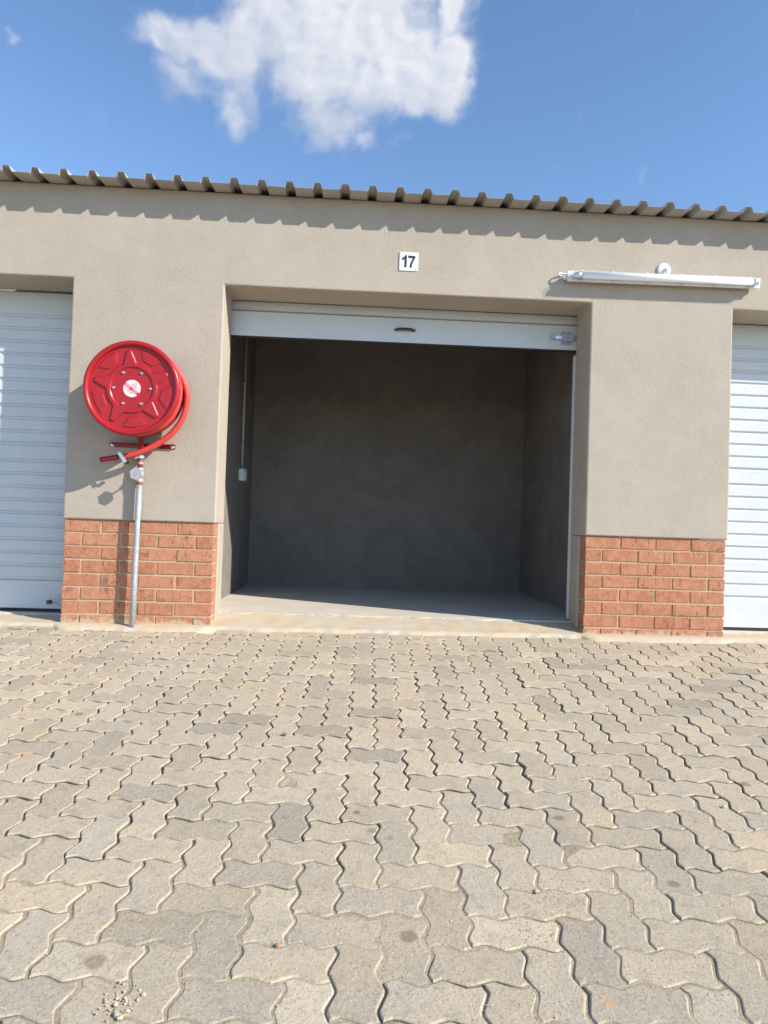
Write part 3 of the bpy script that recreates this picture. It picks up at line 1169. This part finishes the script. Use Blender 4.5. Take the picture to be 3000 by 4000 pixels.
# slide bolt
bm = new_bm()
box(bm, 2.252, 2.322, DY - 0.0035, DY - 0.0004, 1.884, 1.975, 0.0012)
sb = obj('slide_bolt', bm, M['galv'], D)
bm = new_bm()
prism_y(bm, [(2.257, 1.905), (2.331, 1.905), (2.331, 1.955), (2.268, 1.957), (2.257, 1.950)], DY - 0.021, DY - 0.003)
obj('bolt_housing', bm, M['galv'], sb)
bm = new_bm()
box(bm, 2.203, 2.353, DY - 0.015, DY - 0.009, 1.920, 1.944, 0.001)
obj('bolt_bar', bm, M['zinc'], sb)
bm = new_bm()
box(bm, 2.186, 2.208, DY - 0.036, DY - 0.008, 1.920, 1.948, 0.001, 1, Matrix.Rotation(math.radians(-24), 3, 'Z'))
obj('bolt_grip', bm, M['galv'], sb)
for x, z in ((2.261, 1.967), (2.313, 1.967), (2.261, 1.892), (2.313, 1.892)):
    bm = new_bm()
    lathe_y(bm, x, z, [(0.005, DY - 0.003), (0.005, DY - 0.005), (0.002, DY - 0.0065), (0, DY - 0.0065)], 12)
    obj('bolt_rivet', bm, M['zinc'], sb)

# ------------------------------------------------------------------ number sign
S = thing('number_sign', (1.1655, -0.007, 2.226), 'square white sign with the number 17 above the open doorway', 'sign')
bm = new_bm()
box(bm, 1.1055, 1.2250, -0.0105, -0.0055, 2.2265, 2.3460, 0.0012)
obj('plate', bm, M['sign'], S)


def sgn(x, y):
    # crop pixels of the sign to wall coordinates (sign is upright on the wall)
    yy = y - (x - 500) * 0.0375
    xx = x + (y - 300) * 0.031
    return (1.1055 + (xx - 512) * 0.0001985, 2.3460 - (yy - 281) * 0.0001985)


one = [(700, 383), (748, 384), (731, 786), (653, 780), (666, 522), (625, 545), (580, 560), (580, 487), (625, 462), (664, 428)]
seven = [(785, 400), (1018, 414), (1014, 490), (975, 545), (935, 625), (908, 710), (894, 797), (820, 793), (835, 705), (862, 625), (898, 555), (935, 495), (784, 480)]
for dg in (one, seven):
    bm = new_bm()
    prism_y(bm, [sgn(*q) for q in dg], -0.0112, -0.0100)
    obj('digit', bm, M['ink'], S)
for (q, r_) in (((555, 340), 0.0042), ((1058, 362), 0.0022), ((545, 828), 0.0022), ((1030, 855), 0.0042)):
    x, z = sgn(*q)
    bm = new_bm()
    lathe_y(bm, x, z, [(r_, -0.0102), (r_, -0.0118), (r_ * 0.5, -0.0128), (0, -0.0128)], 12)
    obj('screw', bm, M['galv'], S)

# ------------------------------------------------------------------ tube light
T = thing('tube_light', (2.805, -0.02, 2.20), 'long white weatherproof tube light with clear cover on the wall', 'wall light')
TA = math.atan2(0.0125, 1.25)
TR = Matrix.Rotation(-TA, 3, 'Y')
TC = (2.805, -0.06, 2.2355)
X0, X1, Z0, Z1 = 2.180, 3.430, 2.2070, 2.2640
bm = new_bm()
box(bm, X0, X1, -0.050, -0.022, Z0, Z1, 0.009, 3, TR, TC)
obj('housing', bm, M['white'], T)
bm = new_bm()
box(bm, X0 - 0.004, X1 + 0.004, -0.0562, -0.0498, Z0 - 0.004, Z1 + 0.004, 0.0028, 2, TR, TC)
obj('gasket_rim', bm, M['white'], T)
bm = new_bm()
box(bm, X0 + 0.003, X1 - 0.003, -0.094, -0.0555, Z0 + 0.001, Z1 - 0.001, 0.013, 4, TR, TC)
obj('clear_cover', bm, M['clear'], T)
ux = TR @ Vector((1, 0, 0))


def tl(x, y, z):
    return Vector(TC) + TR @ (Vector((x, y, z)) - Vector(TC))


bm = new_bm()
tube(bm, [tl(X0 + 0.085, -0.0745, 2.2355), tl(X1 - 0.060, -0.0745, 2.2355)], 0.0225, 20)
obj('lamp_tube', bm, M['tube'], T)
for xa, xb in ((X0 + 0.035, X0 + 0.0848), (X1 - 0.0598, X1 - 0.025)):
    bm = new_bm()
    tube(bm, [tl(xa, -0.0745, 2.2355), tl(xb, -0.0745, 2.2355)], 0.0205, 20)
    obj('lamp_end_cap', bm, M['zinc'], T)
    bm = new_bm()
    box(bm, xa - 0.010, xa + 0.004, -0.080, -0.0565, 2.2265, 2.2445, 0.002, 1, TR, TC)
    obj('lamp_holder', bm, M['lightgrey'], T)
for fx in (0.07, 0.235, 0.41, 0.59, 0.765, 0.945):
    for zc in (Z0 - 0.002, Z1 + 0.002):
        x = X0 + (X1 - X0) * fx
        bm = new_bm()
        box(bm, x - 0.010, x + 0.010, -0.068, -0.046, zc - 0.0045, zc + 0.0045, 0.0015, 1, TR, TC)
        obj('clip', bm, M['lightgrey'], T)
bm = new_bm()
box(bm, X0 - 0.026, X0 - 0.0005, -0.048, -0.026, 2.2185, 2.2425, 0.003, 2, TR, TC)
obj('cable_gland', bm, M['lightgrey'], T)
bm = new_bm()
tube(bm, catmull([(2.157, -0.037, 2.229), (2.138, -0.037, 2.232), (2.128, -0.034, 2.243), (2.136, -0.026, 2.253), (2.160, -0.018, 2.2545), (2.20, -0.014, 2.2545), (2.26, -0.010, 2.252)], 6), 0.0045, 10)
obj('cable', bm, M['white'], T)
for x in (2.42, 3.19):
    bm = new_bm()
    box(bm, x - 0.02, x + 0.02, -0.0225, -0.0035, 2.220, 2.250, 0.002)
    obj('mounting_foot', bm, M['galv'], T)

JB = thing('junction_box', (2.8205, -0.005, 2.316), 'round white junction box cover above the tube light', 'junction box')
bm = new_bm()
lathe_y(bm, 2.8205, 2.3155, [(0.0435, -0.004), (0.0440, -0.012), (0.0425, -0.0145), (0.030, -0.0165), (0, -0.0175)], 36)
obj('cover', bm, M['white'], JB)
bm = new_bm()
tube(bm, catmull([(2.827, -0.012, 2.318), (2.829, -0.024, 2.316), (2.831, -0.031, 2.307), (2.832, -0.033, 2.290), (2.832, -0.034, 2.268)], 6), 0.0088, 12)
obj('conduit_elbow', bm, M['white'], JB)
for x in (2.797, 2.846):
    bm = new_bm()
    lathe_y(bm, x, 2.3135, [(0.003, -0.015), (0.003, -0.0185), (0, -0.019)], 10)
    obj('screw', bm, M['lightgrey'], JB)

# ------------------------------------------------------------------ conduit and socket inside
Cn = thing('electrical_conduit', (RX0, 1.64, 1.05), 'thin grey conduit pipe running down the inside left wall', 'conduit')
bm = new_bm()
tube(bm, [(RX0 + 0.013, 1.64, 1.049), (RX0 + 0.013, 1.64, 2.605)], 0.0105, 12)
obj('pipe', bm, M['conduit'], Cn)
for z in (1.795, 1.243):
    bm = new_bm()
    box(bm, RX0 + 0.001, RX0 + 0.027, 1.612, 1.654, z - 0.007, z + 0.007, 0.003)
    obj('clip', bm, M['conduit'], Cn)
Sk = thing('wall_socket', (RX0, 1.62, 0.95), 'pale surface-mounted switch box at the end of the conduit inside', 'switch')
bm = new_bm()
box(bm, RX0 + 0.001, RX0 + 0.046, 1.565, 1.665, 0.947, 1.048, 0.004, 2)
obj('box', bm, M['white'], Sk)
bm = new_bm()
box(bm, RX0 + 0.0455, RX0 + 0.052, 1.560, 1.670, 0.943, 1.052, 0.002)
obj('cover_plate', bm, M['lightgrey'], Sk)
for z in (0.972, 0.998, 1.022):
    bm = new_bm()
    box(bm, RX0 + 0.0515, RX0 + 0.060, 1.590, 1.640, z - 0.008, z + 0.008, 0.002)
    obj('rocker_switch', bm, M['white'], Sk)
bm = new_bm()
lathe_y(bm, RX0 + 0.020, 1.003, [(0.005, 1.566), (0.005, 1.5635), (0, 1.563)], 12)
obj('knockout', bm, M['lightgrey'], Sk)

# ------------------------------------------------------------------ fire hose reel
RC = Vector((-0.455, -0.270, 1.357))
Hs = thing('hose_reel', (RC.x, -0.02, 1.03), 'red fire hose reel with star-pressed disc and hanging red hose', 'hose reel')


def sstep(a, b, x):
    t = max(0.0, min(1.0, (x - a) / (b - a)))
    return t * t * (3 - 2 * t)


def disc_height(r, th):
    """relief of the pressed front disc, metres towards the viewer"""
    tip = math.radians(96.5)
    s = math.radians(72)
    ph = (th - tip + s / 2) % s - s / 2           # angle from the nearest star arm
    px_, py_ = r * math.cos(ph), r * math.sin(ph)
    h = 0.0
    # star: body inside r=.146 and tapering arms
    body = sstep(0.1495, 0.1435, r)
    hw = 0.0375 + (0.012 - 0.0375) * (px_ - 0.143) / (0.222 - 0.143)
    arm = sstep(hw + 0.003, hw - 0.003, abs(py_)) * sstep(0.2255, 0.2195, px_) if px_ > 0.12 else 0
    h += 0.0080 * max(body, arm)
    # recessed hub
    h -= 0.0070 * sstep(0.126, 0.1195, r)
    # pads between the arms
    pc = abs(ph) - s / 2                          # 0 on the pad centre line
    qx, qy = r * math.cos(pc), abs(r * math.sin(pc))
    lim = 0.030 + (qx - 0.170) * 0.85
    pad = sstep(0.167, 0.172, qx if qy < 0.028 else qx - (qy - 0.028) * 0.35) * sstep(0.2335, 0.2275, r) * sstep(lim + 0.003, lim - 0.003, qy)
    h += 0.0042 * pad
    return h


bm = new_bm()
NR, NA = 84, 300
RI = 0.2480
rings = []
for i in range(NR + 1):
    r = RI * i / NR
    if i == 0:
        rings.append([bm.verts.new((RC.x, RC.y + 0.006 - disc_height(0, 0), RC.z))])
        continue
    rings.append([bm.verts.new((RC.x + r * math.cos(2 * math.pi * k / NA), RC.y + 0.006 - disc_height(r, 2 * math.pi * k / NA), RC.z + r * math.sin(2 * math.pi * k / NA))) for k in range(NA)])
for a, b in zip(rings[:-1], rings[1:]):
    for k in range(NA):
        k2 = (k + 1) % NA
        f = bm.faces.new((a[0], b[k], b[k2])) if len(a) == 1 else bm.faces.new((a[k], b[k], b[k2], a[k2]))
        f.smooth = True
front = obj('front_disc', bm, M['red'], Hs)
bm = new_bm()
prof = [(RI - 0.001, RC.y + 0.007)]
for q in range(0, 19):
    a = math.radians(190 - q * 15)
    prof.append((0.2645 + 0.0170 * math.cos(a), RC.y + 0.004 - 0.0185 * math.sin(a) * 1.0))
lathe_y(bm, RC.x, RC.z, prof, 96)
obj('rim', bm, M['red'], front)
bm = new_bm()
lathe_y(bm, RC.x, RC.z, [(0.10, RC.y + 0.012), (0.2460, RC.y + 0.012), (0.2460, RC.y + 0.016), (0.115, RC.y + 0.018), (0.115, -0.112), (0.2440, -0.110), (0.2640, -0.106), (0.2680, -0.100), (0.2640, -0.096), (0.05, -0.098), (0, -0.098)], 72)
obj('drum', bm, M['darkred'], Hs)
for (x, z) in ((-0.507, 1.446), (-0.401, 1.447), (-0.346, 1.357), (-0.397, 1.267), (-0.503, 1.266), (-0.560, 1.356)):
    bm = new_bm()
    yb = RC.y + 0.0052
    lathe_y(bm, x, z, [(0.0082, yb), (0.0082, yb - 0.0015), (0.0070, yb - 0.002)], 16)
    pts = [(x + 0.0066 * math.cos(math.pi / 3 * q + 0.3), z + 0.0066 * math.sin(math.pi / 3 * q + 0.3)) for q in range(6)]
    prism_y(bm, pts, yb - 0.0085, yb - 0.0015)
    obj('bolt', bm, M['zinc'], front)
# maker's sticker: white disc, red ring, slanted red band, faint print
ys = RC.y + 0.0045
bm = new_bm()
lathe_y(bm, RC.x + 0.001, RC.z - 0.002, [(0.056, ys + 0.001), (0.056, ys - 0.0006), (0, ys - 0.0006)], 48, False)
stk = obj('sticker', bm, M['stickerred'], front)
bm = new_bm()
lathe_y(bm, RC.x + 0.001, RC.z - 0.002, [(0.050, ys - 0.0004), (0.050, ys - 0.0010), (0, ys - 0.0010)], 48, False)
obj('sticker_face', bm, M['sticker'], stk)
SR = Matrix.Rotation(math.radians(38), 3, 'Y')
smid = (RC.x + 0.001, ys, RC.z - 0.002)


def srect(bm, u0, u1, v0, v1, y0, y1):
    box(bm, smid[0] + u0, smid[0] + u1, y0, y1, smid[2] + v0, smid[2] + v1, 0, 1, SR, smid)


bm = new_bm()
srect(bm, -0.0505, 0.0505, -0.012, 0.006, ys - 0.0016, ys - 0.0008)
obj('sticker_band', bm, M['stickerred'], stk)
bm = new_bm()
srect(bm, -0.046, -0.012, -0.009, 0.003, ys - 0.0021, ys - 0.0014)
srect(bm, 0.006, 0.040, -0.009, 0.003, ys - 0.0021, ys - 0.0014)
obj('band_print', bm, M['stickerpink'], stk)
bm = new_bm()
for q, (u0, u1, v) in enumerate(((-0.022, 0.024, 0.013), (-0.020, 0.020, 0.0195), (-0.018, 0.018, 0.026), (-0.008, 0.010, 0.034), (-0.030, 0.030, -0.020), (-0.014, -0.004, -0.029), (0.006, 0.018, -0.029))):
    srect(bm, u0, u1, v, v + (0.0075 if v in (0.034, -0.029) else 0.0030), ys - 0.0017, ys - 0.0009)
obj('small_print', bm, M['stickerpink'], stk)
# wound hose
bm = new_bm()
hr = 0.0182
coil = []
for lap, (yc, Rr) in enumerate(((-0.238, 0.247), (-0.203, 0.249), (-0.168, 0.251), (-0.135, 0.254))):
    for k in range(72):
        a = -2 * math.pi * k / 72 + math.radians(60)
        u = k / 72
        coil.append((RC.x + Rr * math.cos(a), yc + 0.034 * u, RC.z + Rr * math.sin(a)))
tube(bm, coil[:-60], hr, 12)
hose = obj('hose', bm, M['hose'], Hs)
tail = [(RC.x - 0.02, -0.150, RC.z + 0.252), (RC.x + 0.075, -0.146, RC.z + 0.245), (RC.x + 0.165, -0.142, RC.z + 0.203), (RC.x + 0.238, -0.136, RC.z + 0.127), (RC.x + 0.283, -0.128, RC.z + 0.030),
        (RC.x + 0.285, -0.120, RC.z - 0.060), (RC.x + 0.260, -0.113, RC.z - 0.150), (RC.x + 0.208, -0.108, RC.z - 0.228), (RC.x + 0.135, -0.106, RC.z - 0.292),
        (RC.x + 0.045, -0.105, RC.z - 0.346), (RC.x - 0.040, -0.104, RC.z - 0.379), (RC.x - 0.105, -0.103, RC.z - 0.392)]
bm = new_bm()
tube(bm, catmull(tail, 8), hr + 0.0006, 14)
obj('hose_end', bm, M['hose'], hose)
# nozzle and shut-off lever
nz = thing('hose_nozzle', (-0.60, -0.103, 0.955), 'crimson hose nozzle with grey shut-off lever hanging below the reel', 'nozzle')
nd_ = Vector((-0.108, 0.004, -0.018)).normalized()
n0 = Vector((-0.552, -0.103, 0.9655))
bm = new_bm()
tube(bm, [n0 + nd_ * s for s in (0.020, 0.022, 0.032, 0.034, 0.120, 0.128, 0.131)], [0.010, 0.0160, 0.0160, 0.0172, 0.0165, 0.0158, 0.012], 18)
obj('barrel', bm, M['nozzle'], nz)
bm = new_bm()
tube(bm, [n0 + nd_ * s for s in (-0.012, 0.012, 0.0125, 0.022)], [0.0135, 0.0135, 0.011, 0.011], 14)
obj('valve_body', bm, M['brass'], nz)
LR = Matrix.Rotation(math.radians(34), 3, 'Y')
lm = (-0.541, -0.124, 0.962)
bm = new_bm()
box(bm, lm[0] - 0.0125, lm[0] + 0.0125, lm[1] - 0.006, lm[1] + 0.004, lm[2] - 0.038, lm[2] + 0.038, 0.0045, 2, LR.inverted(), lm)
obj('lever', bm, M['zinc'], nz)
bm = new_bm()
tube(bm, [Vector(lm) + LR.inverted() @ Vector((-0.002, 0.004, 0.034)), Vector((-0.627, -0.098, 1.060))], 0.0022, 8)
obj('hanger_rod', bm, M['galv'], nz)
bm = new_bm()
q = Vector(lm) + LR.inverted() @ Vector((0.006, 0.012, -0.040))
tube(bm, [q + Vector((0.0, -0.008, 0)), q + Vector((0, 0.010, 0))], 0.0105, 14)
obj('lever_stop', bm, M['black'], nz)
# wall bracket and spindle post
bm = new_bm()
box(bm, -0.656, -0.255, -0.0115, -0.0065, 1.033, 1.061, 0.001)
box(bm, -0.6555, -0.2555, -0.036, -0.0117, 1.0565, 1.0605, 0.001)
obj('bracket_bar', bm, M['darkred'], Hs)
bm = new_bm()
tube(bm, [(-0.4540, -0.0505, 0.985), (-0.4540, -0.0505, 1.40)], 0.0165, 16)
obj('riser_post', bm, M['darkred'], Hs)
bm = new_bm()
tube(bm, [(RC.x, -0.05, RC.z), (RC.x, -0.24, RC.z)], 0.022, 16)
obj('spindle', bm, M['galv'], Hs)
for x in (-0.640, -0.272):
    bm = new_bm()
    pts = [(x + 0.0085 * math.cos(math.pi / 3 * q + 0.2), 1.044 + 0.0085 * math.sin(math.pi / 3 * q + 0.2)) for q in range(6)]
    prism_y(bm, pts, -0.022, -0.0113)
    lathe_y(bm, x, 1.044, [(0.0105, -0.0112), (0.0105, -0.0132), (0.008, -0.0135)], 16)
    obj('anchor_bolt', bm, M['zinc'], Hs)

# ------------------------------------------------------------------ standpipe and valve
Pp = thing('water_pipe', (-0.465, -0.046, -0.085), 'galvanised water pipe with stop valve rising to the hose reel', 'pipe')
ax = lambda z: Vector((-0.4545 - 0.0105 * (0.82 - z) / 0.88 if z < 0.82 else -0.4545, -0.046, z))
bm = new_bm()
tube(bm, [ax(-0.11), ax(0.2), ax(0.5), ax(0.8185)], 0.0172, 20)
obj('pipe', bm, M['galv'], Pp)
bm = new_bm()
tube(bm, [ax(0.803), ax(0.8195)], 0.0176, 20)
obj('pipe_thread', bm, M['primer'], Pp)


def hexnut(bm, z0, z1, r):
    tube(bm, [ax(z0), ax(z0 + 0.002), ax(z1 - 0.002), ax(z1)], [r * 0.92, r, r, r * 0.92], 6, True, False)


bm = new_bm()
hexnut(bm, 0.820, 0.842, 0.0235)
hexnut(bm, 0.888, 0.908, 0.0235)
tube(bm, [ax(0.842), ax(0.852), ax(0.866), ax(0.880), ax(0.888)], [0.018, 0.022, 0.0245, 0.022, 0.018], 18)
obj('valve_body', bm, M['galv'], Pp)
bm = new_bm()
tube(bm, [ax(0.9082), ax(0.9625)], 0.0175, 18)
nip = obj('painted_nipple', bm, M['primer'], Pp)
bm = new_bm()
tube(bm, [ax(0.928), ax(0.9395)], 0.0183, 18)
obj('bare_band', bm, M['galv'], nip)
bm = new_bm()
hexnut(bm, 0.963, 0.985, 0.0265)
obj('union_nut', bm, M['zinc'], Pp)
bm = new_bm()
tube(bm, [(-0.4535, -0.046, 0.866), (-0.4535, -0.075, 0.865), (-0.4535, -0.0752, 0.865), (-0.4535, -0.121, 0.864)], [0.0135, 0.0125, 0.0055, 0.0055], 14)
obj('valve_stem', bm, M['galv'], Pp)
wx, wz = -0.4535, 0.8640
bm = new_bm()
pts = [(wx + 0.0415 * math.cos(math.pi / 3 * q + math.radians(102)), wz + 0.0415 * math.sin(math.pi / 3 * q + math.radians(102))) for q in range(6)]
prism_y(bm, pts, -0.132, -0.120)
wh = obj('valve_wheel', bm, M['galv'], Pp)
bevel_mod(wh, 0.002, 2, 40)
bm = new_bm()
lathe_y(bm, wx, wz, [(0.0300, -0.1317), (0.0300, -0.1327), (0.0268, -0.1327), (0.0268, -0.1317)], 36, False)
obj('wheel_ring', bm, M['stickerpink'], wh)

# ------------------------------------------------------------------ loose crumbs on the paving
def crumb(bm, c, r, seed):
    rr = random.Random(seed)
    b2 = bmesh.new()
    bmesh.ops.create_icosphere(b2, subdivisions=1, radius=1.0)
    sc = Vector((rr.uniform(0.7, 1.3), rr.uniform(0.7, 1.3), rr.uniform(0.45, 0.8)))
    for v in b2.verts:
        k = 1 + rr.uniform(-0.25, 0.25)
        v.co = Vector((v.co.x * sc.x * k, v.co.y * sc.y * k, v.co.z * sc.z * k)) * r + Vector(c)
    tmp = bpy.data.meshes.new('tmp')
    b2.to_mesh(tmp)
    b2.free()
    bm.from_mesh(tmp)
    bpy.data.meshes.remove(tmp)


def on_paving(px, py):
    """point of the paving seen at a pixel of the photograph (3000 x 4000)"""
    d = cf + cr * (px - 1500) / 2709.96 + cu * (2000 - py) / 2709.96
    n = Vector((-PSX, -PSY, 1))
    t = (PZ0 - n.dot(CAM)) / n.dot(d)
    return CAM + d * t


bm = new_bm()
c0 = on_paving(470, 3915)
rr = random.Random(3)
for q in range(60):
    s = abs(rr.gauss(0, 1))
    r = rr.uniform(0.0010, 0.0032) if q > 6 else rr.uniform(0.0035, 0.0055)
    x, y = c0.x + rr.gauss(0, 0.018), c0.y + rr.gauss(0, 0.022)
    crumb(bm, (x, y, pz(x, y) + r * 0.45 + 0.001), r, q)
tag(obj('mortar_crumbs', bm, M['stone'], None, tuple(c0)), 'small heap of pale mortar crumbs on the paving at lower left', 'debris', kind='stuff')
peb = [(1082, 3697, 0.0075, 'rust', 'brown clay crumb lodged in a paving joint near the bottom centre'),
       (1112, 2874, 0.0150, 'rust', 'orange-brown clay crumb on the paving left of centre'),
       (2828, 3152, 0.0065, 'stone', 'pale mortar crumb on the paving near the right edge'),
       (2093, 3485, 0.0065, 'stone', 'pale mortar crumb in a paving joint right of centre'),
       (560, 3890, 0.0060, 'stone', 'grey stone chip beside the heap of crumbs'),
       (1320, 2488, 0.0110, 'rust', 'dark clod of earth on the paving below the doorway')]
for q, (x, y, r, mt, lb) in enumerate(peb):
    c = on_paving(x, y)
    bm = new_bm()
    crumb(bm, (c.x, c.y, c.z + r * 0.4), r, 200 + q)
    tag(obj('stone_crumb', bm, M[mt], None, tuple(c)), lb, 'stone')
# fine grit spread over the paving
bm = new_bm()
rr = random.Random(8)
for q in range(420):
    px_, py_ = rr.uniform(-100, 3100), 2480 + 1500 * rr.random() ** 0.8
    c = on_paving(px_, py_)
    r = rr.uniform(0.0008, 0.0021)
    crumb(bm, (c.x, c.y, c.z + r * 0.3 + 0.0005), r, 900 + q)
tag(obj('sand_grit', bm, M['stone']), 'fine pale grit scattered over the paving', 'grit', kind='stuff')
